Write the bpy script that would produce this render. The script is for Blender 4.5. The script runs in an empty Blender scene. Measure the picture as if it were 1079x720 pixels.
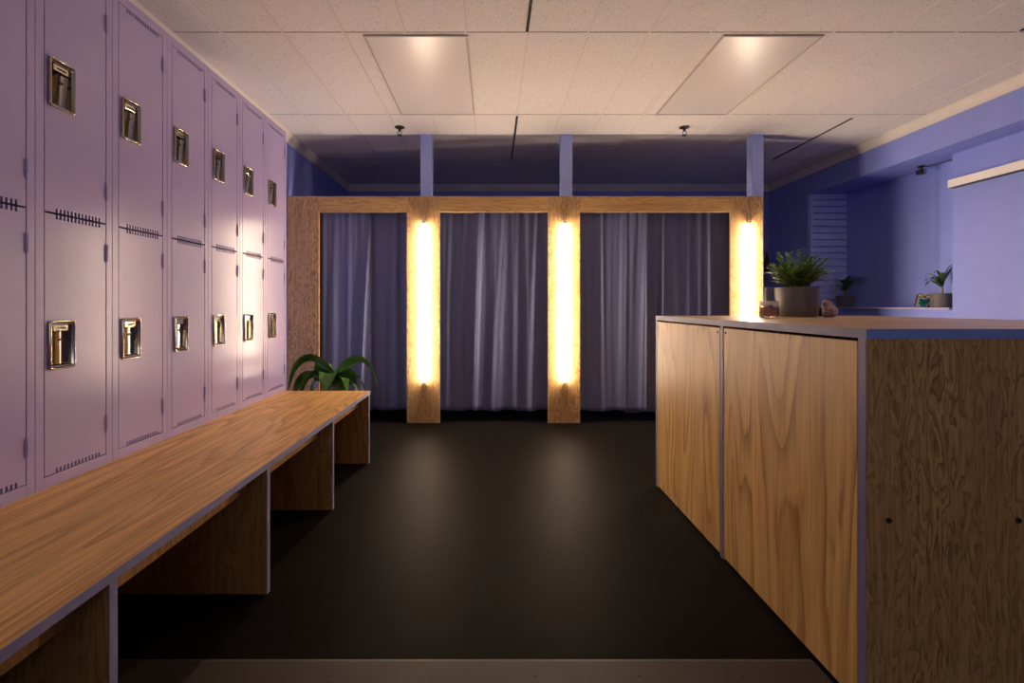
import bpy, bmesh, math, random
from mathutils import Vector, Matrix
random.seed(7)
PI = math.pi
sc = bpy.context.scene
col = sc.collection

# ------------------------------------------------------------------ measures
F = 495.0            # focal length in pixels of the 1079 px wide frame
VX, VY = 518.5, 322  # vanishing point of the depth lines
CAM_Z = 1.10
CEIL = 2.706
FR = 4.39            # front face of the plywood stall front
WL, WR, WB, WF = -1.92, 3.70, 6.26, -2.6
LKX = -1.46          # locker faces
BZ = 0.50            # bench top


def at(x, y, Y):
    return Vector(((x - VX) * Y / F, Y, CAM_Z - (y - VY) * Y / F))


# ------------------------------------------------------------------ materials
def new_mat(name):
    m = bpy.data.materials.new(name)
    m.use_nodes = True
    nt = m.node_tree
    b = nt.nodes['Principled BSDF']
    return m, nt, b


def nd(nt, t, **kw):
    n = nt.nodes.new(t)
    for k, v in kw.items():
        if k in n.inputs.keys():
            n.inputs[k].default_value = v
        else:
            setattr(n, k, v)
    return n


def mathn(nt, op, a, b=None):
    n = nt.nodes.new('ShaderNodeMath')
    n.operation = op
    for i, v in enumerate((a, b)):
        if v is None:
            continue
        if isinstance(v, (int, float)):
            n.inputs[i].default_value = v
        else:
            nt.links.new(v, n.inputs[i])
    return n.outputs[0]


def mixc(nt, fac, a, b, mode='MIX'):
    n = nt.nodes.new('ShaderNodeMix')
    n.data_type = 'RGBA'
    n.blend_type = mode
    if isinstance(fac, (int, float)):
        n.inputs[0].default_value = fac
    else:
        nt.links.new(fac, n.inputs[0])
    for i, v in ((6, a), (7, b)):
        if isinstance(v, (tuple, list)):
            n.inputs[i].default_value = (*v[:3], 1)
        else:
            nt.links.new(v, n.inputs[i])
    return n.outputs[2]


def ramp(nt, fac, stops):
    n = nt.nodes.new('ShaderNodeValToRGB')
    cr = n.color_ramp
    while len(cr.elements) < len(stops):
        cr.elements.new(0.5)
    for e, (p, c) in zip(cr.elements, stops):
        e.position = p
        e.color = (*c, 1) if len(c) == 3 else c
    nt.links.new(fac, n.inputs[0])
    return n.outputs[0]


def coords(nt, scale=(1, 1, 1), loc=(0, 0, 0)):
    tc = nt.nodes.new('ShaderNodeTexCoord')
    mp = nt.nodes.new('ShaderNodeMapping')
    mp.inputs['Scale'].default_value = scale
    mp.inputs['Location'].default_value = loc
    nt.links.new(tc.outputs['Object'], mp.inputs[0])
    return mp.outputs[0]


def noise(nt, vec, scale=5, detail=4, rough=.5, dist=0):
    n = nt.nodes.new('ShaderNodeTexNoise')
    n.inputs['Scale'].default_value = scale
    n.inputs['Detail'].default_value = detail
    n.inputs['Roughness'].default_value = rough
    n.inputs['Distortion'].default_value = dist
    nt.links.new(vec, n.inputs['Vector'])
    return n.outputs[0]


def bump(nt, b, h, strength=.3, dist=.002):
    n = nt.nodes.new('ShaderNodeBump')
    n.inputs['Strength'].default_value = strength
    n.inputs['Distance'].default_value = dist
    nt.links.new(h, n.inputs['Height'])
    nt.links.new(n.outputs[0], b.inputs['Normal'])


def plain(name, c, rough=.5, metal=0, var=.06, bumpy=0, bscale=60, spec=.5):
    m, nt, b = new_mat(name)
    v = noise(nt, coords(nt), 6, 4)
    c2 = tuple(x * (1 - var) for x in c)
    c3 = tuple(min(1, x * (1 + var)) for x in c)
    o = ramp(nt, v, [(.3, c2), (.7, c3)])
    nt.links.new(o, b.inputs['Base Color'])
    b.inputs['Roughness'].default_value = rough
    b.inputs['Metallic'].default_value = metal
    b.inputs['Specular IOR Level'].default_value = spec
    if bumpy:
        bump(nt, b, noise(nt, coords(nt), bscale, 3), bumpy, .001)
    return m


def wood(name, grain, light, mid, dark, rings=9, across=2.2, along=.22, off=(0, 0, 0), rough=.42, figure=.8, streak=.5, spec=.4):
    """rotary-cut fir plywood; grain = 0/1/2 for the axis the grain runs along"""
    m, nt, b = new_mat(name)
    s = [across, across, across]
    s[grain] = along
    n1 = noise(nt, coords(nt, s, off), 1.0, 2, .4, .5)
    wob = noise(nt, coords(nt, [q * 7 for q in s], off), 1.0, 3, .6)
    f = mathn(nt, 'ADD', mathn(nt, 'MULTIPLY', n1, rings), mathn(nt, 'MULTIPLY', wob, .5))
    r = mathn(nt, 'FRACT', f)
    st = [95, 95, 95]
    st[grain] = 3.0
    fine = noise(nt, coords(nt, st, off), 1.0, 4, .65)
    st2 = [7, 7, 7]
    st2[grain] = .9
    broad = noise(nt, coords(nt, st2, off), 1.0, 2)
    ring = ramp(nt, r, [(0.0, (.25, .25, .25)), (.10, (0, 0, 0)), (.40, (.06, .06, .06)), (.80, (.62, .62, .62)), (.93, (1, 1, 1)), (1.0, (.30, .30, .30))])
    mask = ramp(nt, mathn(nt, 'ADD', mathn(nt, 'MULTIPLY', broad, .6), mathn(nt, 'MULTIPLY', fine, .4)), [(.36, (.25, .25, .25)), (.58, (1, 1, 1))])
    fac = mathn(nt, 'MULTIPLY', mathn(nt, 'MULTIPLY', ring, mask), figure)
    c = mixc(nt, fac, light, dark)
    sfac = ramp(nt, fine, [(.42, (0, 0, 0)), (.72, (1, 1, 1))])
    c = mixc(nt, mathn(nt, 'MULTIPLY', sfac, streak), c, tuple(x * .72 for x in mid))
    tone = ramp(nt, broad, [(.25, (.84, .80, .74)), (.75, (1.1, 1.08, 1.05))])
    c = mixc(nt, 1.0, c, tone, 'MULTIPLY')
    nt.links.new(c, b.inputs['Base Color'])
    b.inputs['Roughness'].default_value = rough
    b.inputs['Specular IOR Level'].default_value = spec
    bump(nt, b, fine, .12, .001)
    return m


M = {}
LT, MD, DK = (.74, .465, .175), (.50, .265, .08), (.38, .165, .04)
M['wood_y'] = wood('plywood_bench', 1, (.92, .56, .18), (.66, .35, .085), (.45, .19, .035), rings=14, across=4.5, along=.45, streak=.7, figure=.9)
M['wood_z'] = wood('plywood_upright', 2, (.72, .46, .195), (.40, .215, .075), (.24, .10, .025), rings=7, across=20, along=6, off=(3, 1, 0), figure=.9)
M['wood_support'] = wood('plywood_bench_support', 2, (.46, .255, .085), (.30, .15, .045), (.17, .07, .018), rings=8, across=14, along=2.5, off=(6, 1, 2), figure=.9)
M['wood_x'] = wood('plywood_header', 0, (.78, .49, .19), MD, DK, rings=8, across=14, along=2.0, off=(1, 5, 0), figure=.8)
M['wood_door'] = wood('plywood_door', 2, (.84, .52, .175), MD, (.33, .13, .025), rings=10, across=3.4, along=.5, off=(2.3, 4.4, .6), figure=1.0)
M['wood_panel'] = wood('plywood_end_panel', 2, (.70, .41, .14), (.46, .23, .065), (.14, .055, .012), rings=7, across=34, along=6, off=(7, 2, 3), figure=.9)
M['wood_top'] = wood('plywood_countertop', 0, (.92, .65, .33), (.66, .40, .17), (.50, .27, .09), rings=9, across=4, along=.5, off=(0, 9, 2), rough=.35)
M['trim'] = plain('painted_edge', (.235, .23, .41), .5, bumpy=.15)
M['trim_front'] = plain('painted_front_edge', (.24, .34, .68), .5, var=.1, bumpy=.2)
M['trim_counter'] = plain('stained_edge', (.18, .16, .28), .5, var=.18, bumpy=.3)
M['locker'] = plain('locker_paint', (.42, .345, .615), .24, var=.03, bumpy=.04, bscale=40, spec=.5)
M['wall'] = plain('wall_paint', (.25, .30, .75), .6, var=.03, bumpy=.08, bscale=90)
M['ledge'] = plain('ledge_paint', (.46, .43, .66), .45)
M['slat'] = plain('slat_lit_blue', (.46, .54, .98), .5, var=.03)  # wall blue lightened: missing front fill is put into the colour
M['post'] = plain('post_lit_blue', (.42, .52, 1.0), .5, var=.03)  # wall blue brightened: grazing tube light is put into the colour
M['cream'] = plain('cream_paint', (.76, .69, .63), .5, var=.03)
M['batten'] = plain('white_batten_paint', (.93, .88, .83), .45, var=.02)
M['dark'] = plain('dark_metal', (.02, .02, .022), .4)
M['black'] = plain('black_plastic', (.008, .008, .009), .5)
M['steel'] = plain('latch_steel', (.50, .45, .37), .14, 1.0, var=.10)
M['lift'] = plain('latch_lift_steel', (.58, .50, .36), .14, 1.0, var=.08)
M['capm'] = plain('end_cap_white', (.7, .68, .66), .4)
M['concrete'] = plain('pot_stoneware', (.13, .118, .105), .42, var=.12, bumpy=.3)
M['potdark'] = plain('pot_dark', (.12, .105, .10), .6, var=.1, bumpy=.2)
M['soil'] = plain('soil', (.03, .02, .015), .95, bumpy=.8, bscale=50)
M['threshold'] = plain('threshold_board', (.026, .017, .013), .6, var=.2)

# floor: black rubber sheet with fine sideways ribbing
m, nt, b = new_mat('rubber_floor')
v = noise(nt, coords(nt, (3, 90, 1)), 1.0, 4, .6)
w = noise(nt, coords(nt, (1, 1, 1)), 1.8, 3)
spk = noise(nt, coords(nt), 180, 2)
c = ramp(nt, v, [(.3, (.006, .0051, .0046)), (.7, (.013, .0108, .0094))])
c = mixc(nt, mathn(nt, 'MULTIPLY', w, .5), c, (.004, .004, .004))
nt.links.new(c, b.inputs['Base Color'])
rr = nt.nodes.new('ShaderNodeMapRange')
rr.inputs['To Min'].default_value = .42
rr.inputs['To Max'].default_value = .62
nt.links.new(v, rr.inputs['Value'])
nt.links.new(rr.outputs[0], b.inputs['Roughness'])
b.inputs['Specular IOR Level'].default_value = .022
bump(nt, b, mathn(nt, 'ADD', v, mathn(nt, 'MULTIPLY', spk, .4)), .35, .002)
M['floor'] = m

# mineral fibre ceiling tile with pits
m, nt, b = new_mat('ceiling_tile')
n1 = noise(nt, coords(nt), 100, 2, .6)
n2 = noise(nt, coords(nt), 1.2, 2)
pit = ramp(nt, n1, [(.30, (.25, .25, .25)), (.40, (1, 1, 1))])
c = mixc(nt, 1.0, (.86, .79, .735), pit, 'MULTIPLY')
c = mixc(nt, .5, c, (.86, .79, .735))
nt.links.new(c, b.inputs['Base Color'])
b.inputs['Roughness'].default_value = .9
bump(nt, b, n1, .5, .004)
M['ceil'] = m
M['seam'] = plain('tile_seam_shade', (.22, .17, .15), .8)  # thin shadow beside the row tees, painted as a brown seam line
M['seam_shade_pale'] = plain('tile_seam_shade_pale', (.46, .39, .345), .8)  # paler painted shadow line for the lengthwise tees
M['lampframe'] = plain('lamp_frame', (.52, .46, .42), .5)
M['tee'] = plain('ceiling_tee', (.84, .77, .715), .6, var=.03)

# milky lamp diffuser, switched off
m, nt, b = new_mat('lamp_diffuser')
n1 = noise(nt, coords(nt), 160, 2)
nt.links.new(ramp(nt, n1, [(.3, (.82, .745, .69)), (.7, (.86, .785, .73))]), b.inputs['Base Color'])
b.inputs['Roughness'].default_value = .30
b.inputs['Specular IOR Level'].default_value = 1.0
bump(nt, b, n1, .10, .001)
M['diffuser'] = m

# curtain cloth
m, nt, b = new_mat('curtain_cloth')
v = noise(nt, coords(nt, (400, 400, 60)), 1.0, 2)
w = noise(nt, coords(nt, (4, 4, 1)), 1.0, 2)
c = ramp(nt, v, [(.3, (.108, .122, .235)), (.7, (.145, .160, .295))])
c = mixc(nt, mathn(nt, 'MULTIPLY', w, .3), c, (.13, .138, .20))
nt.links.new(c, b.inputs['Base Color'])
b.inputs['Roughness'].default_value = .55
b.inputs['Sheen Weight'].default_value = .15
b.inputs['Sheen Roughness'].default_value = .4
b.inputs['Sheen Tint'].default_value = (.8, .75, .9, 1)
bump(nt, b, v, .08, .0005)
M['curtain'] = m

# glowing tube
m, nt, b = new_mat('tube_glow')
b.inputs['Base Color'].default_value = (.9, .85, .75, 1)
b.inputs['Emission Color'].default_value = (1.0, .81, .63, 1)
b.inputs['Emission Strength'].default_value = 120
M['tube'] = m


def leafm(name, a, bb, rough=.4):
    m, nt, b = new_mat(name)
    v = noise(nt, coords(nt), 14, 3)
    nt.links.new(ramp(nt, v, [(.35, a), (.65, bb)]), b.inputs['Base Color'])
    b.inputs['Roughness'].default_value = rough
    return m


M['leaf'] = leafm('broad_leaf', (.035, .115, .018), (.10, .22, .035), .26)
M['frond'] = leafm('palm_leaflet', (.13, .25, .04), (.28, .43, .10), .45)
M['strap'] = leafm('strap_leaf', (.03, .08, .025), (.07, .15, .04), .4)
M['stem'] = leafm('plant_stem', (.16, .20, .08), (.22, .24, .11), .5)

m, nt, b = new_mat('jar_glass')
b.inputs['Base Color'].default_value = (.95, .95, .95, 1)
b.inputs['Roughness'].default_value = .04
b.inputs['Transmission Weight'].default_value = 1.0
b.inputs['IOR'].default_value = 1.15
M['glass'] = m
M['beans'] = plain('jar_filling', (.42, .21, .15), .7, var=.35, bumpy=.6, bscale=70)
M['lid'] = plain('jar_lid', (.75, .68, .60), .35)
M['bluebottle'] = plain('blue_bottle', (.012, .018, .06), .2)
M['greycyl'] = plain('grey_tumbler', (.16, .155, .20), .5)
M['bluecap'] = plain('blue_plastic', (.02, .16, .50), .4)
M['darkbottle'] = plain('dark_green_glass', (.012, .02, .02), .15)
m, nt, b = new_mat('pink_quartz')
v = noise(nt, coords(nt), 40, 5, .65)
nt.links.new(ramp(nt, v, [(.3, (.22, .10, .10)), (.5, (.55, .36, .32)), (.7, (.78, .66, .60))]), b.inputs['Base Color'])
b.inputs['Roughness'].default_value = .5
bump(nt, b, v, .6, .006)
M['rock'] = m
M['pebble'] = plain('brown_pebble', (.22, .13, .09), .5, var=.3)
# printed cover: teal, black, green, pink and white blotches
m, nt, b = new_mat('printed_cover')
v = noise(nt, coords(nt, (1, 1, 1), (.6, .2, .1)), 16, 1, .5, 1.2)
n = nt.nodes.new('ShaderNodeValToRGB')
n.color_ramp.interpolation = 'CONSTANT'
while len(n.color_ramp.elements) < 6:
    n.color_ramp.elements.new(.5)
for e, (p, c) in zip(n.color_ramp.elements, [(0, (.01, .10, .09)), (.38, (.02, .28, .25)), (.47, (.75, .70, .66)),
                                             (.53, (.65, .16, .30)), (.58, (.25, .38, .06)), (.64, (.02, .02, .02))]):
    e.position = p
    e.color = (*c, 1)
nt.links.new(v, n.inputs[0])
nt.links.new(n.outputs[0], b.inputs['Base Color'])
b.inputs['Roughness'].default_value = .4
M['cover'] = m
M['paper'] = plain('paper_block', (.06, .05, .05), .7)


# ------------------------------------------------------------------ mesh helpers
class MB:
    def __init__(s):
        s.bm = bmesh.new()

    def box(s, x0, x1, y0, y1, z0, z1):
        v = [s.bm.verts.new(p) for p in ((x0, y0, z0), (x1, y0, z0), (x1, y1, z0), (x0, y1, z0),
                                         (x0, y0, z1), (x1, y0, z1), (x1, y1, z1), (x0, y1, z1))]
        for f in ((3, 2, 1, 0), (4, 5, 6, 7), (0, 1, 5, 4), (1, 2, 6, 5), (2, 3, 7, 6), (3, 0, 4, 7)):
            s.bm.faces.new([v[i] for i in f])
        return s

    def loops(s, rings, cap0=True, cap1=True, closed=True):
        vs = [[s.bm.verts.new(p) for p in r] for r in rings]
        n = len(vs[0])
        for a, b in zip(vs, vs[1:]):
            for i in range(n if closed else n - 1):
                j = (i + 1) % n
                s.bm.faces.new((a[i], a[j], b[j], b[i]))
        if cap0:
            s.bm.faces.new(list(reversed(vs[0])))
        if cap1:
            s.bm.faces.new(vs[-1])
        return s

    def lathe(s, c, prof, n=28, cap0=True, cap1=True):
        rings = [[(c[0] + r * math.cos(2 * PI * i / n), c[1] + r * math.sin(2 * PI * i / n), c[2] + z) for i in range(n)] for r, z in prof]
        return s.loops(rings, cap0, cap1)

    def tube(s, pts, r, n=8):
        pts = [Vector(p) for p in pts]
        rings = []
        for i, p in enumerate(pts):
            t = (pts[min(i + 1, len(pts) - 1)] - pts[max(i - 1, 0)]).normalized()
            a = t.orthogonal().normalized() if abs(t.z) < .95 else t.cross(Vector((1, 0, 0))).normalized()
            b = t.cross(a)
            q = r(i / max(1, len(pts) - 1)) if callable(r) else r
            rings.append([p + a * q * math.cos(2 * PI * k / n) + b * q * math.sin(2 * PI * k / n) for k in range(n)])
        return s.loops(rings)

    def leaf(s, pts, w, fold=.25, side=None, blunt=.6, roll=0):
        """a folded blade along a polyline"""
        P = spline([Vector(p) for p in pts], 14)
        n = len(P)
        L, C, R = [], [], []
        for i, p in enumerate(P):
            t = (P[min(i + 1, n - 1)] - P[max(i - 1, 0)]).normalized()
            sd = side if side else t.cross(Vector((0, 0, 1)))
            if sd.length < .1:
                sd = Vector((1, 0, 0))
            if roll:
                sd = sd.normalized() + t.cross(Vector((0, 1, 0))) * roll
            sd = (sd - t * sd.dot(t)).normalized()
            up = sd.cross(t)
            u = i / (n - 1)
            q = w * (math.sin(PI * min(1, u ** blunt)) ** .75 if 0 < u < 1 else .04)
            C.append(s.bm.verts.new(p))
            L.append(s.bm.verts.new(p - sd * q + up * q * fold))
            R.append(s.bm.verts.new(p + sd * q + up * q * fold))
        for i in range(n - 1):
            s.bm.faces.new((L[i], C[i], C[i + 1], L[i + 1]))
            s.bm.faces.new((C[i], R[i], R[i + 1], C[i + 1]))
        return s

    def build(s, name, mat, parent=None, smooth=False, bevel=0, angle=None, fix=True):
        if fix:
            bmesh.ops.recalc_face_normals(s.bm, faces=s.bm.faces)
        off = parent_world(parent) if parent else Vector((0, 0, 0))
        if parent:
            bmesh.ops.translate(s.bm, verts=s.bm.verts, vec=-off)
        me = bpy.data.meshes.new(name)
        s.bm.to_mesh(me)
        s.bm.free()
        me.materials.append(mat)
        if smooth:
            me.polygons.foreach_set('use_smooth', [True] * len(me.polygons))
            if angle:
                me.set_sharp_from_angle(angle=math.radians(angle))
        o = bpy.data.objects.new(name, me)
        col.objects.link(o)
        if parent:
            o.parent = parent
        if bevel:
            md = o.modifiers.new('bevel', 'BEVEL')
            md.width = bevel
            md.segments = 2
            md.limit_method = 'ANGLE'
        return o


def parent_world(p):
    v = Vector((0, 0, 0))
    while p:
        v += p.location
        p = p.parent
    return v


def spline(P, n):
    out = []
    P = [P[0] * 2 - P[1]] + P + [P[-1] * 2 - P[-2]]
    segs = len(P) - 3
    for k in range(n + 1):
        t = k / n * segs
        i = min(int(t), segs - 1)
        f = t - i
        a, b, c, d = P[i:i + 4]
        out.append(.5 * ((2 * b) + (c - a) * f + (2 * a - 5 * b + 4 * c - d) * f * f + (3 * b - a - 3 * c + d) * f ** 3))
    return out


def tag(o, label, cat, group=None):
    o['label'] = label
    o['category'] = cat
    if group:
        o['group'] = group
    return o


def thing(name, loc, label, cat, group=None):
    o = bpy.data.objects.new(name, None)
    o.empty_display_size = .1
    col.objects.link(o)
    o.location = loc
    return tag(o, label, cat, group)


def struct(o):
    o['kind'] = 'structure'
    return o


def copy_tree(o, parent=None):
    c = o.copy()
    col.objects.link(c)
    c.parent = parent
    for ch in list(o.children):
        copy_tree(ch, c)
    return c


# ------------------------------------------------------------------ the room
struct(MB().box(WL - .12, 4.4, WF - .12, WB + .12, -.10, 0).build('floor', M['floor']))
struct(MB().box(WL - .12, 4.4, WF - .12, WB + .12, CEIL, CEIL + .1).build('ceiling', M['ceil']))
struct(MB().box(WL - .12, WL, WF - .12, WB + .12, 0, CEIL).build('wall_left', M['wall']))
struct(MB().box(WL, 4.4, WB, WB + .12, 0, CEIL).build('wall_back', M['wall']))
wr_ = MB()
WX0, WX1, WZ0, WZ1 = -1.6, .8, 1.0, 2.2
wr_.box(WL, WX0, WF - .12, WF, 0, CEIL)
wr_.box(WX1, 4.4, WF - .12, WF, 0, CEIL)
wr_.box(WX0, WX1, WF - .12, WF, 0, WZ0)
wr_.box(WX0, WX1, WF - .12, WF, WZ1, CEIL)
struct(wr_.build('wall_rear', M['wall']))
wn = MB()
for a in ((WX0, WX0 + .05, WZ0, WZ1), (WX1 - .05, WX1, WZ0, WZ1), (-.425, -.375, WZ0 + .05, WZ1 - .05), (WX0 + .05, WX1 - .05, WZ0, WZ0 + .05), (WX0 + .05, WX1 - .05, WZ1 - .05, WZ1)):
    wn.box(a[0], a[1], WF - .09, WF - .03, a[2], a[3])
struct(wn.build('added_fill_window', M['cream']))  # added opening in the unseen rear wall, lets in fill light
SOF = 2.395
AY0, AY1, AX, PX = 4.02, 5.51, 4.13, 3.94
wr = MB()
wr.box(WR, 4.4, AY1, WB, 0, CEIL)                 # return beside the alcove
wr.box(WR, 4.4, WF, AY1, SOF, CEIL)               # soffit
wr.box(PX, 4.4, WF, AY0, 0, SOF)                  # thick stretch of wall
wr.box(AX, 4.4, AY0, AY1, 1.062, SOF)             # alcove back
wr.box(PX, 4.4, AY0, AY1, 0, 1.062)               # half wall below the alcove
struct(wr.build('wall_right', M['wall']))


def crown(name, p0, p1, inward):
    """small moulding with an angled face along the wall top"""
    p0, p1, n = Vector(p0), Vector(p1), Vector(inward)
    prof = [(0, CEIL), (.045, CEIL), (.045, CEIL - .012), (.016, CEIL - .062), (.016, CEIL - .085), (0, CEIL - .085)]
    rings = [[(p.x + n.x * d, p.y + n.y * d, z) for d, z in prof] for p in (p0, p1)]
    return struct(MB().loops(rings).build(name, M['cream']))


crown('trim_1', (WL, WF, 0), (WL, WB, 0), (1, 0, 0))
crown('trim_2', (WL, WB, 0), (WR, WB, 0), (0, -1, 0))
crown('trim_3', (WR, WF, 0), (WR, WB, 0), (-1, 0, 0))

# concealed-grid ceiling: raised tees
gx = [.205 + .36 * k for k in range(-5, 10)]
gy = [WF + .2, -.77, .41, 1.59, 2.765, 3.955, 5.14]
g = MB()
for x in gx:
    g.box(x - .006, x + .006, WF + .05, WB - .05, CEIL - .003, CEIL + .01)
for y in gy:
    g.box(WL + .05, WR - .05, y - .005, y + .005, CEIL - .0025, CEIL + .01)
struct(g.build('ceiling_grid', M['tee']))
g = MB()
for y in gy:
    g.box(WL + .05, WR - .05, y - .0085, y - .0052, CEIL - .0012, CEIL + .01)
struct(g.build('ceiling_seam_shade', M['seam']))
g = MB()
for x in gx:
    g.box(x + .0062, x + .0084, WF + .05, WB - .05, CEIL - .0012, CEIL + .01)
struct(g.build('ceiling_seam_shade', M['seam_shade_pale']))

# threshold board where the rubber floor ends
tb = MB()
tb.loops([[(x, 1.00, 0), (x, 1.452, 0), (x, 1.452, .006), (x, 1.440, .009), (x, 1.00, .009)] for x in (WL + .02, .985)])
tbo = struct(tb.build('trim_4', M['threshold']))
sm = MB()
for k in range(11):
    sm.lathe((-1.7 + k * .305, 1.385, .009), [(.006, 0), (.005, .0012)], 10)
sm.build('screw', M['black'], tbo)

# ------------------------------------------------------------------ ceiling fittings
def slot(y0, y1, x, label):
    t = thing('slot_diffuser', (x, (y0 + y1) / 2, CEIL), label, 'air vent', 'black slot vents in the ceiling')
    a = MB()
    a.box(x - .0085, x - .0035, y0, y1, CEIL - .005, CEIL - .0002)
    a.box(x + .0035, x + .0085, y0, y1, CEIL - .005, CEIL - .0002)
    a.box(x - .0085, x + .0085, y0, y0 + .05, CEIL - .005, CEIL - .0002)
    a.box(x - .0085, x + .0085, y1 - .05, y1, CEIL - .005, CEIL - .0002)
    a.build('slot_frame', M['black'], t)
    MB().box(x - .0035, x + .0035, y0 + .05, y1 - .05, CEIL - .003, CEIL - .0002).build('slot_blade', M['dark'], t)


slot(1.60, 2.75, .205, 'black ceiling slot vent overhead, running out of the top of the picture')
slot(3.98, 5.13, .212, 'short black ceiling slot vent crossing above the middle curtain stall')
slot(4.02, 5.17, 3.085, 'long slanting black ceiling slot vent near the right wall moulding')
slot(1.60, 2.74, 3.085, 'black ceiling slot vent cut off by the right picture edge')


def panel_light(x0, x1, label):
    y0, y1 = 2.785, 3.945
    t = thing('ceiling_light', ((x0 + x1) / 2, (y0 + y1) / 2, CEIL), label, 'ceiling light', 'switched off ceiling light panels')
    f = MB()
    w = .014
    for a in ((x0, x0 + w, y0, y1), (x1 - w, x1, y0, y1), (x0 + w, x1 - w, y0, y0 + w), (x0 + w, x1 - w, y1 - w, y1)):
        f.box(*a, CEIL - .009, CEIL - .0002)
    f.build('light_frame', M['lampframe'], t, bevel=.002)
    MB().box(x0 + w, x1 - w, y0 + w, y1 - w, CEIL - .005, CEIL - .0002).build('diffuser', M['diffuser'], t)
    MB().box(x0 - .112, x0 - .104, y0, y1, CEIL - .004, CEIL - .0002).build('filler_bead', M['tee'], t)


panel_light(-.765, -.143, 'unlit rectangular ceiling light panel with a soft bright streak, above left of centre')
panel_light(1.37, 1.97, 'unlit rectangular ceiling light panel nearer the right wall, slanting away')


def sprinkler(x, y, label):
    t = thing('fire_sprinkler', (x, y, CEIL), label, 'sprinkler', 'ceiling sprinklers')
    MB().lathe((x, y, CEIL), [(.045, -.0003), (.045, -.004), (.030, -.012), (.014, -.014)]).build('escutcheon', M['dark'], t, True, angle=40)
    MB().lathe((x, y, CEIL), [(.011, -.013), (.011, -.035), (.007, -.038)], 14).build('sprinkler_body', M['dark'], t, True, angle=40)
    a = MB()
    for s in (-1, 1):
        a.tube([(x + s * .009, y, CEIL - .034), (x + s * .019, y, CEIL - .050), (x + s * .012, y, CEIL - .066), (x, y, CEIL - .072)], .003, 6)
    a.build('yoke', M['dark'], t, True)
    d = MB().lathe((x, y, CEIL), [(.022, -.072), (.024, -.074), (.004, -.077)], 16)
    d.build('deflector', M['dark'], t, True, angle=40)


sprinkler(-.832, 4.23, 'small dark pendant sprinkler on the ceiling left of the first blue post')
sprinkler(1.732, 4.23, 'small dark pendant sprinkler on the ceiling between the second and third blue posts')
for x, lab in ((-1.30, 'left'), (.03, 'middle'), (1.525, 'right')):
    o = MB().lathe((x, 5.336, CEIL), [(.055, -.0003), (.055, -.006), (.048, -.012), (.03, -.016), (.012, -.018)], 24).build('ceiling_fitting', M['cream'], None, True, angle=50)
    tag(o, 'flat round ceiling fitting in the shade above the %s curtain stall' % lab, 'ceiling fitting', 'round fittings above the stalls')

# ------------------------------------------------------------------ lockers
LW = .3048
LEND = 3.33


def rrect(u0, u1, z0, z1, r, n=4):
    out = []
    for cu, cz, a0 in ((u1 - r, z1 - r, 0), (u0 + r, z1 - r, 90), (u0 + r, z0 + r, 180), (u1 - r, z0 + r, 270)):
        for k in range(n + 1):
            a = math.radians(a0 + 90 * k / n)
            out.append((cu + r * math.cos(a), cz + r * math.sin(a)))
    return out


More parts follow.
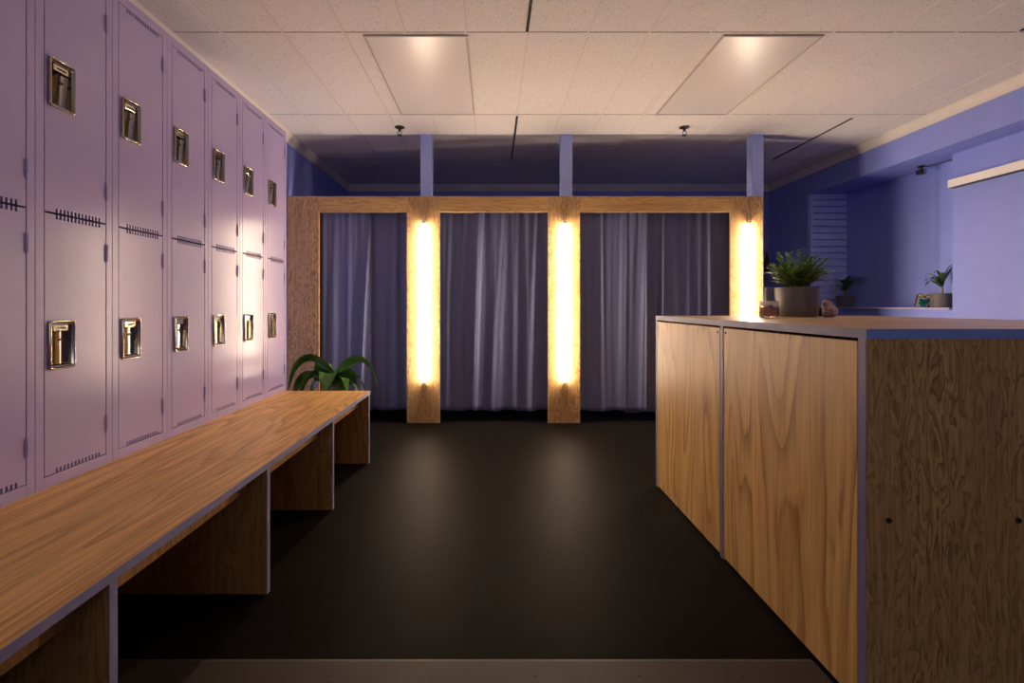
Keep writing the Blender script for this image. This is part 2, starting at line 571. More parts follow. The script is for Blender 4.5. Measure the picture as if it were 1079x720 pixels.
def make_locker(y0):
    """metal locker with an upper and a lower door, face towards +X"""
    X = LKX
    t = thing('locker', (X - .215, y0 + LW / 2, BZ), '', 'locker', 'double tier lockers along the left wall')
    b = MB()
    a0, a1 = y0 + .0008, y0 + LW - .0008
    zt = BZ + 1.828
    bk = X - .43
    b.box(bk, X - .02, a0, a0 + .002, BZ, zt)
    b.box(bk, X - .02, a1 - .002, a1, BZ, zt)
    b.box(bk, bk + .002, a0 + .002, a1 - .002, BZ, zt)
    b.box(bk + .002, X - .02, a0 + .002, a1 - .002, zt - .002, zt)
    b.box(bk + .002, X - .02, a0 + .002, a1 - .002, BZ, BZ + .03)
    b.box(bk + .002, X - .03, a0 + .002, a1 - .002, 1.404, 1.408)
    b.box(X - .02, X, a0, y0 + .0295, BZ, zt)
    b.box(X - .02, X, y0 + .2775, a1, BZ, zt)
    b.box(X - .02, X, y0 + .0295, y0 + .2775, BZ, .5365)
    b.box(X - .02, X, y0 + .0295, y0 + .2775, 2.2905, zt)
    b.build('body', M['locker'], t, bevel=.0012)
    for z0, z1, h0, h1, hz in ((.540, 1.4040, .885, 1.050, (.655, 1.297)), (1.4105, 2.287, 1.760, 1.925, (1.53, 2.166))):
        d = MB()
        U = [.0325, .0535, .127, .2745]
        for k in range(13):
            s0 = .0715 + k * .01415
            U += [s0, s0 + .0072]
        U = sorted(U)
        Z = [z0, z0 + .015, h0 + .012, h1 - .012, z1 - .015, z1]

        def solid(i, j):
            if not (0 <= i < len(U) - 1 and 0 <= j < 5):
                return False
            um = (U[i] + U[i + 1]) / 2
            if j in (0, 4):
                q = (um - .0715) % .01415
                return not (.0715 < um < .2475 and q < .0072)
            if j == 2 and .0535 < um < .127:
                return False
            return True

        x0, x1 = X - .006, X - .0005
        for i in range(len(U) - 1):
            for j in range(5):
                if not solid(i, j):
                    continue
                u0, u1, w0, w1 = y0 + U[i], y0 + U[i + 1], Z[j], Z[j + 1]
                q = d.bm.verts.new
                d.bm.faces.new([q(p) for p in ((x1, u0, w0), (x1, u1, w0), (x1, u1, w1), (x1, u0, w1))])
                d.bm.faces.new([q(p) for p in ((x0, u0, w1), (x0, u1, w1), (x0, u1, w0), (x0, u0, w0))])
                if not solid(i - 1, j):
                    d.bm.faces.new([q(p) for p in ((x0, u0, w0), (x1, u0, w0), (x1, u0, w1), (x0, u0, w1))])
                if not solid(i + 1, j):
                    d.bm.faces.new([q(p) for p in ((x1, u1, w0), (x0, u1, w0), (x0, u1, w1), (x1, u1, w1))])
                if not solid(i, j - 1):
                    d.bm.faces.new([q(p) for p in ((x0, u0, w0), (x0, u1, w0), (x1, u1, w0), (x1, u0, w0))])
                if not solid(i, j + 1):
                    d.bm.faces.new([q(p) for p in ((x1, u0, w1), (x1, u1, w1), (x0, u1, w1), (x0, u0, w1))])
        bmesh.ops.remove_doubles(d.bm, verts=d.bm.verts, dist=1e-5)
        do = d.build('door', M['locker'], t)
        # raised bezel around the pocket
        o0, o1 = y0 + .0425, y0 + .138
        def ring(ins, dx, r):
            return [(X + dx, u, z) for u, z in rrect(o0 + ins, o1 - ins, h0 + ins, h1 - ins, r)]
        MB().loops([ring(0, -.0004, .010), ring(0, .006, .010), ring(.0015, .009, .010), ring(.004, .0095, .009), ring(.006, .008, .008),
                    ring(.0075, .004, .007), ring(.0105, -.002, .006), ring(.0115, -.004, .006)], False, False).build('latch_bezel', M['steel'], do, True, angle=50, fix=False)
        def cup(ins, dx, r):
            return [(X + dx, u, z) for u, z in rrect(y0 + .0538 + ins, y0 + .1267 - ins, h0 + .0124 + ins, h1 - .0124 - ins, r)]
        MB().loops([cup(0, .001, .006), cup(.001, -.018, .008), cup(.005, -.026, .010), cup(.012, -.029, .010), cup(.022, -.030, .006)],
                   False, True).build('latch_cup', M['steel'], do, True, angle=60, fix=False)
        # lift: hollowed finger piece leaning out at the top, a plate above it
        l = MB()
        n = 8
        zz0, zz1 = h0 + .016, h1 - .040
        rings = []
        for q, z in enumerate((zz0, zz0 + (zz1 - zz0) * .5, zz1)):
            low = h0 < 1.2
            bx = X - .018 if low else X - .026 + .011 * q / 2
            bow = .0045 if low else -.007
            rings.append([(bx + (0 if low else .008) + bow * math.sin(PI * k / n), y0 + .086 + .039 * k / n, z) for k in range(n + 1)] + [(X - .0275, y0 + .125, z), (X - .0275, y0 + .086, z)])
        l.loops(rings)
        l.build('latch_lift', M['lift'], do, True, angle=40)
        e = MB()
        e.box(X - .024, X - .003, y0 + .066, y0 + .1255, h1 - .037, h1 - .0135)
        e.build('latch_plate', M['steel'], do, bevel=.002)
        e = MB()
        e.box(X - .0034, X - .0022, y0 + .080, y0 + .112, h1 - .029, h1 - .024)
        e.build('plate_slot', M['black'], do)
        e = MB()
        e.loops([[(X - .0165 + dx, y0 + .104 + r * math.cos(2 * PI * k / 14), h1 - .066 + r * .5 * math.sin(2 * PI * k / 14)) for k in range(14)] for dx, r in ((-.006, .010), (.003, .010), (.0042, .008))])
        e.build('padlock_eye', M['dark'], do)
        for z in hz:
            h = MB()
            for k in range(3):
                h.lathe((X + .002, y0 + .2762, z - .032 + k * .0215), [(.0042, 0), (.0048, .002), (.0048, .0185), (.0042, .0205)], 10)
            h.build('hinge', M['locker'], do, True, angle=40)
    return t


pos = ['last locker of the row, its side touching the plywood stall front',
       'second lavender locker from the far end of the row, glowing with lamp reflection',
       'third lavender locker from the far end of the row, brightly lit',
       'fourth lavender locker from the far end, the middle one of seven',
       'fifth lavender locker from the far end, beside the bench top seam',
       'sixth lavender locker from the far end, the nearest one shown at full width',
       'nearest lavender locker, cut off by the left picture edge']
pos[0] = 'lavender two-door metal locker at the far end, next to the leafy floor plant'
lk = make_locker(LEND - LW)
lk['label'] = pos[0]
for k in range(1, 7):
    c = copy_tree(lk)
    c.location.y -= LW * k
    c['label'] = pos[k]

# ------------------------------------------------------------------ bench
BX = -.855
ben = thing('bench', (-1.38, 1.8, 0), 'long plywood bench with lavender painted edges below the lockers', 'bench')
BY = [(.10, 1.8325), (1.8345, 3.30)]
for y0, y1 in BY:
    s = MB().box(-1.90, BX - .001, y0, y1, BZ - .022, BZ).build('seat_board', M['wood_y'], ben, bevel=.001)
    MB().box(BX - .001, BX + .0008, y0, y1, BZ - .0225, BZ + .0002).build('painted_edge', M['trim'], s)
MB().box(-1.88, BX - .001, 3.30, 3.3015, BZ - .022, BZ + .0001).build('painted_end_edge', M['trim'], ben)
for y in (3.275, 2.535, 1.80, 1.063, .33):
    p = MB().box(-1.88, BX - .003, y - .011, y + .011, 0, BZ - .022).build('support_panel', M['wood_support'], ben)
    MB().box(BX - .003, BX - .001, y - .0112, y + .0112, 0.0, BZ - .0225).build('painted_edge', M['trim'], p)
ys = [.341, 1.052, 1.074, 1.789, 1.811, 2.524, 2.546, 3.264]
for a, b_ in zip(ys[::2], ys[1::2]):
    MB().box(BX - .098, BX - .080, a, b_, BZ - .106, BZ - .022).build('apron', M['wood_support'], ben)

# ------------------------------------------------------------------ counter
CX, CX1, CY0, CY1, CZ = 1.0, 2.30, 1.255, 2.87, 1.037
TH = .026
cn = thing('reception_counter', (1.65, 2.06, 0), 'plywood reception counter with two doors and dark lavender edges', 'counter')
top = MB().box(CX + .0012, CX1, CY0 + .0012, CY1, CZ - TH, CZ).build('countertop', M['wood_top'], cn, bevel=.001)
MB().box(CX, CX + .0012, CY0 + .0012, CY1, CZ - TH, CZ + .0001).build('stained_edge', M['trim_counter'], top)
MB().box(CX, CX1, CY0, CY0 + .0012, CZ - TH, CZ + .0001).build('painted_edge', M['trim_front'], top)
zc = CZ - TH
def upright(name, y0, y1):
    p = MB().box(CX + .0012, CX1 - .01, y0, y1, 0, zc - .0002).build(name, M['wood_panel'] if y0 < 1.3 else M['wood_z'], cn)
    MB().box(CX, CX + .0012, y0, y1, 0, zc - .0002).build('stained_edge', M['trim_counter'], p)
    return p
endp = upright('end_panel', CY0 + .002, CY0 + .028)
upright('divider', 2.035, 2.061)
upright('far_panel', CY1 - .026, CY1 - .002)
MB().box(CX1 - .03, CX1 - .012, CY0 + .029, 2.034, .0, zc - .001).build('rear_board', M['wood_z'], cn)
MB().box(CX1 - .03, CX1 - .012, 2.062, CY1 - .027, .0, zc - .001).build('rear_board', M['wood_z'], cn)
for y0, y1, sy in ((1.2865, 2.029, 2.012), (2.066, 2.841, 2.083)):
    d = MB().box(CX + .0005, CX + .0185, y0, y1, .012, zc - .009).build('door', M['wood_door'], cn, bevel=.0015)
    s = MB()
    s.loops([[(CX + dx, sy + r * math.cos(2 * PI * k / 12), zc - .028 + r * math.sin(2 * PI * k / 12)) for k in range(12)] for dx, r in ((.001, .0055), (-.0015, .0055), (-.0022, .004))])
    s.build('screw', M['dark'], d)
for x in (1.061, 1.408, 1.755, 2.10):
    s = MB()
    s.loops([[(x + r * math.cos(2 * PI * k / 16), CY0 + dy, .525 + r * math.sin(2 * PI * k / 16)) for k in range(16)]
             for dy, r in ((.0025, .0075), (-.0005, .0075), (-.0015, .0065), (-.0015, .0035), (.0005, .003))])
    s.build('bolt', M['dark'], endp)

# ------------------------------------------------------------------ stall front
st = thing('stall_front', (.3, FR + .05, 0), 'plywood front of three changing stalls with blue posts to the ceiling', 'partition')
FT = 2.122
FB = FR + .020
HB = 1.972
posts = [(WL + .004, -1.618), (-.797, -.487), (.522, .822), (2.226, 2.534)]
for a, b_ in posts:
    MB().box(a, b_, FR, FB, 0, FT).build('face_board', M['wood_z'], st, bevel=.0015)
for (a, b_), (c_, d_) in zip(posts, posts[1:]):
    MB().box(b_ + .0006, c_ - .0006, FR + .0005, FB, HB, FT - .001).build('header_board', M['wood_x'], st, bevel=.0015)
for a in (-.673, .648, 2.444):
    MB().box(a, a + .106, FB + .001, FB + .101, 0, CEIL - .0005).build('blue_post', M['post'], st, bevel=.003)

# ------------------------------------------------------------------ tube lights
def tube_light(x, label):
    t = thing('tube_light', (x, FR, 1.1), label, 'wall light', 'glowing vertical tube lights on the stall front')
    y = FR - .027
    z0, z1 = .395, 1.855
    MB().lathe((x, y, 0), [(.010, z0), (.0145, z0 + .004), (.0145, z1 - .004), (.010, z1)], 20).build('tube', M['tube'], t, True, angle=50)
    for za, zb in ((z0 - .022, z0 - .0005), (z1 + .0005, z1 + .035)):
        e = MB()
        e.lathe((x, y, 0), [(.012, za), (.0155, za + .003), (.0155, zb - .003), (.012, zb)], 18)
        e.box(x - .008, x + .008, y + .012, FR - .0003, (za + zb) / 2 - .008, (za + zb) / 2 + .008)
        e.build('end_cap', M['capm'], t, True, angle=40)
    MB().tube([(x, y + .002, z1 + .03), (x + .001, y + .004, z1 + .055), (x + .002, y + .018, z1 + .075), (x + .001, FR - .004, z1 + .085)], .0035, 8).build('cord', M['capm'], t, True)


tube_light(-.632, 'glowing vertical tube light between the left and middle curtains')
tube_light(.676, 'glowing vertical tube light between the middle and right curtains')
tube_light(2.392, 'glowing vertical tube light rising behind the reception counter')

# ------------------------------------------------------------------ curtains
def curtain(x0, x1, yb, label, folds, seed, zb=.10, n=150, gather=.007, edge=None):
    """pixel columns x0..x1 at the curtain plane; folds = (x at top, x at hem, depth, width)"""
    rnd = random.Random(seed)
    k = 4.46 / F
    X0, X1 = (x0 - VX) * k, (x1 - VX) * k
    fl = [((a - VX) * k, (b_ - VX) * k, d, w * k) for a, b_, d, w in folds]
    ph = [(rnd.uniform(14, 34) * (1 + i * .6), rnd.uniform(0, 6.3), rnd.uniform(.4, 1)) for i in range(5)]
    ms = 44
    rows = []
    zt = 2.03
    for j in range(ms + 1):
        t = j / ms
        row = []
        for i in range(n + 1):
            u = i / n
            xx = X0 + (X1 - X0) * u
            y = yb
            g_ = 0
            for q, (fr, p, a) in enumerate(ph):
                g_ += a * math.sin(fr * (xx + .03 * t * math.sin(p)) + p) * ((1 - t) ** 1.2 * (.25 + .5 * (q > 1)) + .45 * (q < 2) * t + .05)
            y += gather * g_ * .55
            for a, b_, d, w in fl:
                xc = a + (b_ - a) * t ** .8
                ww = w * (.55 + .4 * t)
                dx = (xx - xc) / ww
                y -= .62 * d * (.45 + .55 * min(1, t * 2.2)) * math.exp(-dx * dx)
            y = max(y, FB + .004)
            hem = zb + .006 * math.sin(xx * 19 + seed) + .35 * (yb - y) * -.35
            z = zt + (hem - zt) * t
            row.append((xx, y, z))
        rows.append(row)
    m_ = MB()
    m_.loops(rows, False, False, closed=False)
    o = m_.build('curtain', M['curtain'], None, True, fix=False)
    so = o.modifiers.new('solid', 'SOLIDIFY')
    so.thickness = .002
    so.offset = 1
    tag(o, label, 'curtain', 'grey violet stall curtains')
    return o


curtain(331, 391, 4.476, 'left half of the left stall curtain, with a pale edge hanging past the leafy plant',
        [(351, 350, .020, 3.5), (368, 364, .012, 6), (391, 379, .036, 2.2)], 3)
curtain(381, 440, 4.506, 'right half of the left stall curtain, hanging beside the first tube light',
        [(403, 404, .015, 5), (416, 418, .018, 5), (428, 429, .030, 3)], 5)
curtain(461, 583, 4.482, 'grey violet curtain closing the middle stall, between two tube lights',
        [(473, 470, .014, 3.5), (488, 485, .016, 4), (508, 500.5, .052, 2.2), (533, 523, .030, 4.5), (547, 545, .020, 4), (567, 561, .040, 4), (577, 576, .018, 4)], 11)
curtain(609, 681, 4.462, 'front curtain of the right stall, its straight edge ending before the counter',
        [(620, 622, .012, 3.5), (632, 634, .020, 3), (643, 642, .012, 4), (656, 655, .014, 4), (681, 677, .030, 4)], 17)
curtain(660, 777, 4.524, 'back curtain of the right stall, showing above the counter',
        [(700, 697, .085, 3.2), (714, 713, .045, 8), (728, 727, .06, 8), (740, 739, .055, 7), (750, 750, .075, 4)], 23, zb=.07)

# ------------------------------------------------------------------ alcove, shelves, wall batten
lg = MB().box(3.91, AX - .0006, AY0 + .001, AY1 - .001, 1.0625, 1.081).build('alcove_shelf', M['ledge'], bevel=.002)
tag(lg, 'pale ledge shelf of the blue wall alcove, carrying two small pots', 'shelf')

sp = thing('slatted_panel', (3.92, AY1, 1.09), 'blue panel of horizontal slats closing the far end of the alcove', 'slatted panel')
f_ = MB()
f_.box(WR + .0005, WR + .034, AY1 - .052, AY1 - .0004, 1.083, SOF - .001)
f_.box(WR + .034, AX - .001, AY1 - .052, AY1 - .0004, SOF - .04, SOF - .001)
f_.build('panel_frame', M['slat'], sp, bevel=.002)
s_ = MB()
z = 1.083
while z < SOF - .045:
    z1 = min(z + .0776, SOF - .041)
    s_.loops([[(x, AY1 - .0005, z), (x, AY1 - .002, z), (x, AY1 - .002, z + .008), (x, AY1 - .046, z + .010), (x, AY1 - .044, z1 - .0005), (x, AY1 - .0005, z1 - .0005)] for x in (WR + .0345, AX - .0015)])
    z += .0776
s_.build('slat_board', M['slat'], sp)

bt = thing('wall_batten', (3.9, 2.2, 2.12), 'long cream bar fixed high along the lavender right wall', 'wall bar')
MB().box(3.885, PX - .0005, .4, 4.008, 2.102, 2.168).build('bar', M['batten'], bt, bevel=.003)
MB().box(3.892, PX - .0005, .41, 3.998, 2.097, 2.1015).build('shadow_strip', M['dark'], bt)

dv = thing('soffit_fixture', (4.00, 4.37, SOF), 'small dark fixture hanging under the soffit with a thin cable', 'fixture')
ex, ey = 3.985, 4.36
MB().lathe((ex, ey, SOF), [(.030, -.0004), (.030, -.010), (.024, -.016)], 18).build('mount', M['dark'], dv, True, angle=40)
MB().lathe((ex, ey, SOF), [(.010, -.015), (.010, -.034)], 10).build('neck', M['dark'], dv, True, angle=40)
MB().box(ex - .030, ex + .024, ey - .03, ey + .03, SOF - .078, SOF - .034).build('housing', M['dark'], dv, bevel=.006)
MB().loops([[(ex + .0 + r * math.cos(2 * PI * k / 16), ey - .03 - d, SOF - .058 + r * math.sin(2 * PI * k / 16)) for k in range(16)] for d, r in ((-.002, .018), (.008, .018), (.010, .014))]).build('lens', M['steel'], dv, True, angle=40)
MB().tube(spline([Vector((ex + .03, ey - .02, SOF - .012)), Vector((4.03, 4.25, SOF - .014)), Vector((4.07, 4.14, SOF - .007)), Vector((4.125, 4.05, SOF - .006))], 12), .005, 8).build('cable', M['dark'], dv, True)

cs = MB().box(3.30, WR - .001, 5.99, WB - .001, 1.500, 1.522).build('corner_shelf', M['wall'], bevel=.002)
tag(cs, 'narrow blue shelf in the far right corner behind the stall front', 'shelf')
db = thing('bottle', (3.565, 6.10, 1.5225), 'dark slender bottle standing on the far corner shelf', 'bottle')
MB().lathe((3.565, 6.10, 1.5225), [(.030, 0), (.034, .004), (.034, .15), (.030, .18), (.014, .215), (.013, .245)], 20).build('bottle_body', M['darkbottle'], db, True, angle=50)
MB().lathe((3.565, 6.10, 1.5225), [(.015, .2455), (.016, .247), (.016, .272), (.014, .274)], 16).build('stopper', M['dark'], db, True, angle=40)


# ------------------------------------------------------------------ plants
def pot(t, x, y, z, r0, r1, h, mat):
    w = .010
    MB().lathe((x, y, z), [(r0 * .96, 0), (r0, .004), (r1, h - .003), (r1 - .002, h), (r1 - w, h), (r1 - w - .001, h - .02), (r0 - w, .02)], 36).build('pot', mat, t, True, angle=40)
    MB().lathe((x, y, z), [(r1 - w - .002, h - .028), (r1 * .4, h - .020), (.004, h - .018)], 20, cap0=True).build('soil', M['soil'], t, True)


# bushy palm on the counter
PXc, PYc, PZ = 1.702, 2.62, CZ + .0004
t = thing('potted_palm', (PXc, PYc, PZ), 'bushy green palm in a wide grey pot on the reception counter', 'potted plant')
pot(t, PXc, PYc, PZ, .097, .113, .162, M['concrete'])
rnd = random.Random(4)
fo, sm_ = MB(), MB()
for i in range(92):
    az = rnd.uniform(0, 2 * PI)
    lean = rnd.uniform(.04, 1.05)
    L = rnd.uniform(.10, .198) * (1.1 - .45 * lean / 1.05)
    bx, by = PXc + .05 * math.cos(az) * rnd.random(), PYc + .05 * math.sin(az) * rnd.random()
    pts = []
    hz = .145 + rnd.uniform(0, .02)
    for q in range(7):
        s = q / 6
        a = lean * (.55 + .75 * s)
        pts.append((bx + math.cos(az) * L * s * math.sin(a), by + math.sin(az) * L * s * math.sin(a), PZ + hz + L * s * math.cos(a * .9)))
    P = spline([Vector(p) for p in pts], 12)
    sm_.tube(P, lambda u: .0016 * (1 - .6 * u), 5)
    for q in range(2, 13):
        p = P[q]
        tdir = (P[min(q + 1, 12)] - P[q - 1]).normalized()
        sd = tdir.cross(Vector((0, 0, 1)))
        if sd.length < .1:
            sd = Vector((math.sin(az), -math.cos(az), 0))
        sd.normalize()
        for sg in (-1, 1):
            ll = rnd.uniform(.030, .050)
            dirv = (sd * sg * .95 + tdir * .5 + Vector((0, 0, rnd.uniform(-.25, .3)))).normalized()
            fo.leaf([p, p + dirv * ll * .5 + Vector((0, 0, .002)), p + dirv * ll - Vector((0, 0, .004))], .0058, .15)
for v in fo.bm.verts:      # crown kept clear of the jar
    if v.co.x < 1.63 and v.co.z < PZ + .165:
        v.co.x = 1.63 + (v.co.x - 1.63) * .1
fo.build('foliage', M['frond'], t, True, fix=False)
sm_.build('stem', M['stem'], t, True)


def strap_plant(x, y, z, pr, ph, label, leaves, stem_h, seed, mat):
    t = thing('potted_plant', (x, y, z), label, 'potted plant')
    pot(t, x, y, z, pr * .93, pr, ph, mat)
    s = MB()
    s.tube([(x, y, z + ph - .03), (x + .004, y, z + ph + stem_h * .5), (x, y, z + ph + stem_h)], lambda u: .011 * (1 - .35 * u), 9)
    s.build('stem', M['stem'], t, True)
    f = MB()
    for dx, dy, hgt, droop, w in leaves:
        b0 = Vector((x, y, z + ph + stem_h * .75))
        dx, dy, hgt, droop = dx * 1.15, dy * 1.15, hgt * 1.15, droop * 1.2
        f.leaf([b0, b0 + Vector((dx * .35, dy * .35, hgt * .75)), b0 + Vector((dx * .75, dy * .75, hgt)), b0 + Vector((dx, dy, hgt - droop))], w * 1.5, .3)
    f.build('foliage', M['strap'], t, True, fix=False)
    return t


SZ = 1.0812
strap_plant(4.022, 4.20, SZ, .083, .125, 'strap-leaved plant in a round grey pot at the lit end of the alcove shelf',
            [(-.12, .02, .075, .03, .012), (-.15, -.02, .045, .035, .012), (-.08, .06, .11, .02, .012), (.02, -.10, .13, .02, .012), (.05, -.06, .17, .02, .013),
             (-.05, -.06, .10, .03, .012), (.07, .05, .12, .03, .012), (-.10, .06, .06, .03, .011), (.06, -.12, .17, .01, .012), (.01, .1, .09, .03, .012), (-.06, 0, .13, .02, .012)],
            .07, 1, M['potdark'])
strap_plant(4.022, 5.350, SZ, .088, .130, 'dark strap-leaved plant in shadow before the slatted panel on the alcove shelf',
            [(-.14, .02, .06, .04, .013), (-.10, -.07, .11, .03, .013), (.06, -.14, .13, .02, .013), (.07, -.05, .12, .03, .013), (-.07, .06, .12, .03, .013),
             (-.15, -.05, .02, .04, .012), (.05, .04, .13, .02, .012), (.07, -.20, .12, .02, .013), (-.02, -.11, .14, .02, .013), (.02, -.18, .07, .02, .012), (-.12, -.10, .05, .04, .012)],
            .07, 2, M['potdark'])

# leafy plant on the floor behind the bench end
px_, py_ = -1.26, 3.74
t = thing('floor_plant', (px_, py_, 0), 'broad-leaved green plant arching over the far end of the bench', 'potted plant')
pot(t, px_, py_, .0004, .11, .14, .32, M['concrete'])
f = MB()
def px3(lst):
    return [at(*p) for p in lst]
LV = [
    ([(352, 412, 3.74), (344, 390, 3.70), (327, 378, 3.66), (312, 387, 3.62), (303, 413, 3.58)], .042),
    ([(355, 412, 3.74), (362, 388, 3.72), (379, 379, 3.70), (392, 391, 3.68), (397, 407, 3.66), (402, 422, 3.65)], .034),
    ([(352, 414, 3.74), (343, 398, 3.66), (332, 394, 3.58), (321, 404, 3.52), (317, 418, 3.50)], .050),
    ([(357, 414, 3.74), (364, 399, 3.72), (374, 396, 3.66), (383, 408, 3.60), (386, 420, 3.58)], .050),
    ([(352, 414, 3.74), (349, 398, 3.66), (346, 394, 3.56), (343, 404, 3.48), (341, 418, 3.44)], .055),
    ([(356, 414, 3.74), (359, 400, 3.66), (361, 398, 3.56), (364, 408, 3.48), (366, 420, 3.44)], .040),
    ([(352, 414, 3.76), (346, 388, 3.80), (340, 382, 3.88), (335, 392, 3.98), (332, 410, 4.06)], .044),
    ([(355, 414, 3.76), (358, 396, 3.84), (362, 390, 3.92), (370, 398, 4.02), (376, 414, 4.10)], .046),
    ([(351, 414, 3.76), (340, 400, 3.80), (326, 396, 3.88), (315, 404, 3.94), (309, 420, 3.98)], .045),
    ([(354, 414, 3.74), (353, 402, 3.70), (355, 399, 3.62), (352, 408, 3.52), (350, 420, 3.46)], .036),
    ([(353, 414, 3.74), (348, 402, 3.70), (338, 400, 3.62), (331, 408, 3.54), (328, 420, 3.50)], .050),
    ([(355, 414, 3.74), (361, 404, 3.72), (368, 403, 3.66), (374, 410, 3.60), (376, 420, 3.57)], .050),
]
for pts, w in LV:
    f.leaf(px3(pts), w * 1.35, .22, roll=.9)
f.build('foliage', M['leaf'], t, True, fix=False)
s = MB()
for pts, w in LV:
    P = px3(pts)
    s.tube([(px_ + random.uniform(-.02, .02), py_ + random.uniform(-.02, .02), .29), (P[0] + Vector((px_, py_, .3))) * .5, P[0], P[0] * .6 + P[1] * .4], .006, 6)
s.build('stem', M['stem'], t, True)

# ------------------------------------------------------------------ small things on the counter
zc_ = CZ + .0004
jx, jy = 1.439, 2.44
t = thing('storage_jar', (jx, jy, zc_), 'small squat glass jar of brown filling beside the grey plant pot', 'jar')
n = 8
def oct_(r, z, rot=PI / 8):
    r, z = r * .9, z * .94
    return [(jx + r * math.cos(2 * PI * k / n + rot), jy + r * math.sin(2 * PI * k / n + rot), zc_ + z) for k in range(n)]
MB().loops([oct_(.047, 0), oct_(.051, .005), oct_(.051, .062), oct_(.045, .068), oct_(.042, .068), oct_(.0475, .060), oct_(.0475, .007)], True, True).build('jar_body', M['glass'], t, bevel=.001)
MB().loops([oct_(.0455, .0085), oct_(.0465, .012), oct_(.0465, .052), oct_(.040, .056)]).build('filling', M['beans'], t)
MB().lathe((jx, jy, zc_), [(.042, .0645), (.044, .066), (.044, .080), (.042, .084), (.010, .085)], 28).build('lid', M['lid'], t, True, angle=40)

gx_, gy_ = 1.647, 2.80
t = thing('tumbler', (gx_, gy_, zc_), 'slim grey cylinder standing behind the glass jar on the counter', 'tumbler')
MB().lathe((gx_, gy_, zc_), [(.018, 0), (.0205, .003), (.0205, .150), (.0195, .152)], 22).build('tumbler_body', M['greycyl'], t, True, angle=40)
MB().lathe((gx_, gy_, zc_), [(.0195, .1525), (.020, .154), (.020, .168), (.017, .171)], 22).build('cap', M['greycyl'], t, True, angle=40)
bx_, by_ = 1.711, 2.785
t = thing('small_bottle', (bx_, by_, zc_), 'small dark blue bottle tucked between the glass jar and grey pot', 'bottle')
MB().lathe((bx_, by_, zc_), [(.019, 0), (.021, .003), (.021, .060), (.012, .072)], 20).build('bottle_body', M['bluebottle'], t, True, angle=50)
MB().lathe((bx_, by_, zc_), [(.0125, .0725), (.013, .074), (.013, .090), (.011, .092)], 16).build('cap', M['bluecap'], t, True, angle=40)


def stone(name, x, y, z, sx, sy, sz, mat, seed, label, cat, jag=.35, sub=3):
    bm = bmesh.new()
    bmesh.ops.create_icosphere(bm, subdivisions=sub, radius=1)
    r = random.Random(seed)
    dirs = [(Vector((r.gauss(0, 1), r.gauss(0, 1), r.gauss(0, 1))).normalized(), r.uniform(.45, .92)) for _ in range(13)]
    for v in bm.verts:
        d = v.co.normalized()
        k = 1.0
        for q, h in dirs:
            c = d.dot(q)
            if c > .01:
                k = min(k, (h * jag + (1 - jag)) / c if c > h else k)
        v.co = d * k
        v.co *= 1 + r.uniform(-.07, .05) * jag
        v.co = Vector((v.co.x * sx, v.co.y * sy, v.co.z * sz))
    lo = min(v.co.z for v in bm.verts)
    cut = lo + .22 * sz
    for v in bm.verts:
        v.co.z = max(v.co.z, cut)
    for v in bm.verts:
        v.co += Vector((x, y, z - cut))
    m_ = MB()
    m_.bm.free()
    m_.bm = bm
    o = m_.build(name, mat, None, True, angle=25)
    return tag(o, label, cat)


stone('quartz_rock', 1.866, 2.60, zc_, .056, .048, .058, M['rock'], 12, 'rough pinkish crystal rock right of the grey plant pot', 'rock', 1.0)
stone('pebble', 1.772, 2.475, zc_, .030, .022, .018, M['pebble'], 9, 'small brown stone in front of the grey plant pot', 'stone', .3)
t = thing('small_tin', (1.908, 2.755, zc_), 'small bright blue container peeping out behind the pink rock', 'container')
MB().lathe((1.908, 2.755, zc_), [(.024, 0), (.026, .003), (.026, .044), (.024, .046)], 22).build('tin_body', M['bluebottle'], t, True, angle=40)
MB().lathe((1.908, 2.755, zc_), [(.0265, .0465), (.028, .048), (.028, .074), (.025, .078)], 22).build('lid', M['bluecap'], t, True, angle=40)

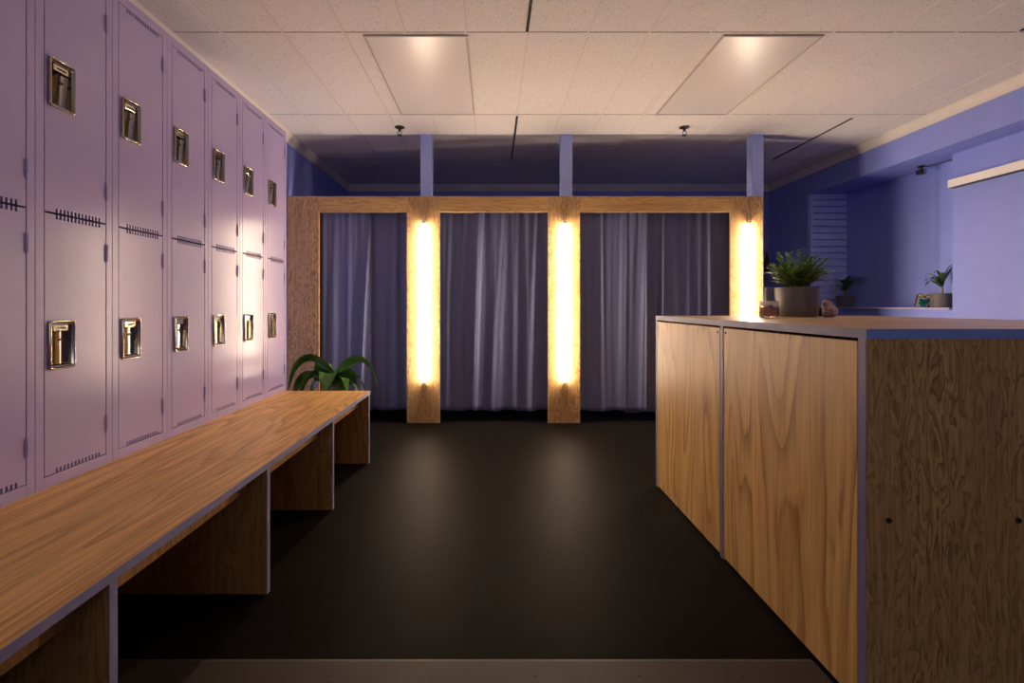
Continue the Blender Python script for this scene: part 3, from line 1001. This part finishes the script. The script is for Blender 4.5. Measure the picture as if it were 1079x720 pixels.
# leaning book with a printed cover on the alcove shelf
bk = thing('book', (4.02, 4.40, SZ), 'small colourful printed book leaning on the alcove shelf beside the pot', 'book')
c_ = MB()
p_ = MB()
def slab(mb, w, th, h, off):
    mb.box(-w / 2, w / 2, off, off + th, 0, h)
slab(c_, .098, .003, .115, -.0235)
slab(c_, .098, .003, .115, .0205)
c_.box(.0465, .049, -.0205, .0205, 0, .115)
slab(p_, .092, .0405, .110, -.0203)
for mb, nm, mt in ((c_, 'cover', M['cover']), (p_, 'page_block', M['paper'])):
    bmesh.ops.rotate(mb.bm, verts=mb.bm.verts, cent=(0, 0, 0), matrix=Matrix.Rotation(math.radians(11), 3, 'Y'))
    bmesh.ops.rotate(mb.bm, verts=mb.bm.verts, cent=(0, 0, 0), matrix=Matrix.Rotation(math.radians(-20), 3, 'Z'))
    bmesh.ops.translate(mb.bm, verts=mb.bm.verts, vec=Vector((4.02, 4.40, SZ + .0097)))
    mb.build(nm, mt, bk)

# added fill light: portal in the made-up rear window, never in view
pl = bpy.data.lights.new('fill_portal', 'AREA')
pl.shape = 'RECTANGLE'
pl.size, pl.size_y = WX1 - WX0, WZ1 - WZ0
pl.cycles.is_portal = True
po = bpy.data.objects.new('fill_portal', pl)
po.location = ((WX0 + WX1) / 2, WF - .11, (WZ0 + WZ1) / 2)
po.rotation_euler = (PI / 2, 0, 0)
col.objects.link(po)

# ------------------------------------------------------------------ camera and view
cam = bpy.data.cameras.new('camera')
co = bpy.data.objects.new('camera', cam)
col.objects.link(co)
co.location = (0, 0, CAM_Z)
co.rotation_euler = (PI / 2, 0, 0)
cam.sensor_width = 36
cam.sensor_fit = 'HORIZONTAL'
cam.lens = F / 1079 * 36
cam.shift_x = (539.5 - VX) / 1079
cam.shift_y = -(360 - VY) / 1079
cam.clip_start = .02
sc.camera = co

w = bpy.data.worlds.new('world')
w.use_nodes = True
w.node_tree.nodes['Background'].inputs[0].default_value = (.78, .76, .86, 1)  # pale fill colour that enters through the added rear opening
w.node_tree.nodes['Background'].inputs[1].default_value = 1.9
sc.world = w
sc.cycles.max_bounces = 12
sc.cycles.diffuse_bounces = 8
sc.cycles.sample_clamp_indirect = 8
vs = sc.view_settings
vs.view_transform = 'Standard'
vs.look = 'None'
vs.exposure = .12
vs.gamma = 1
vs.use_curve_mapping = False
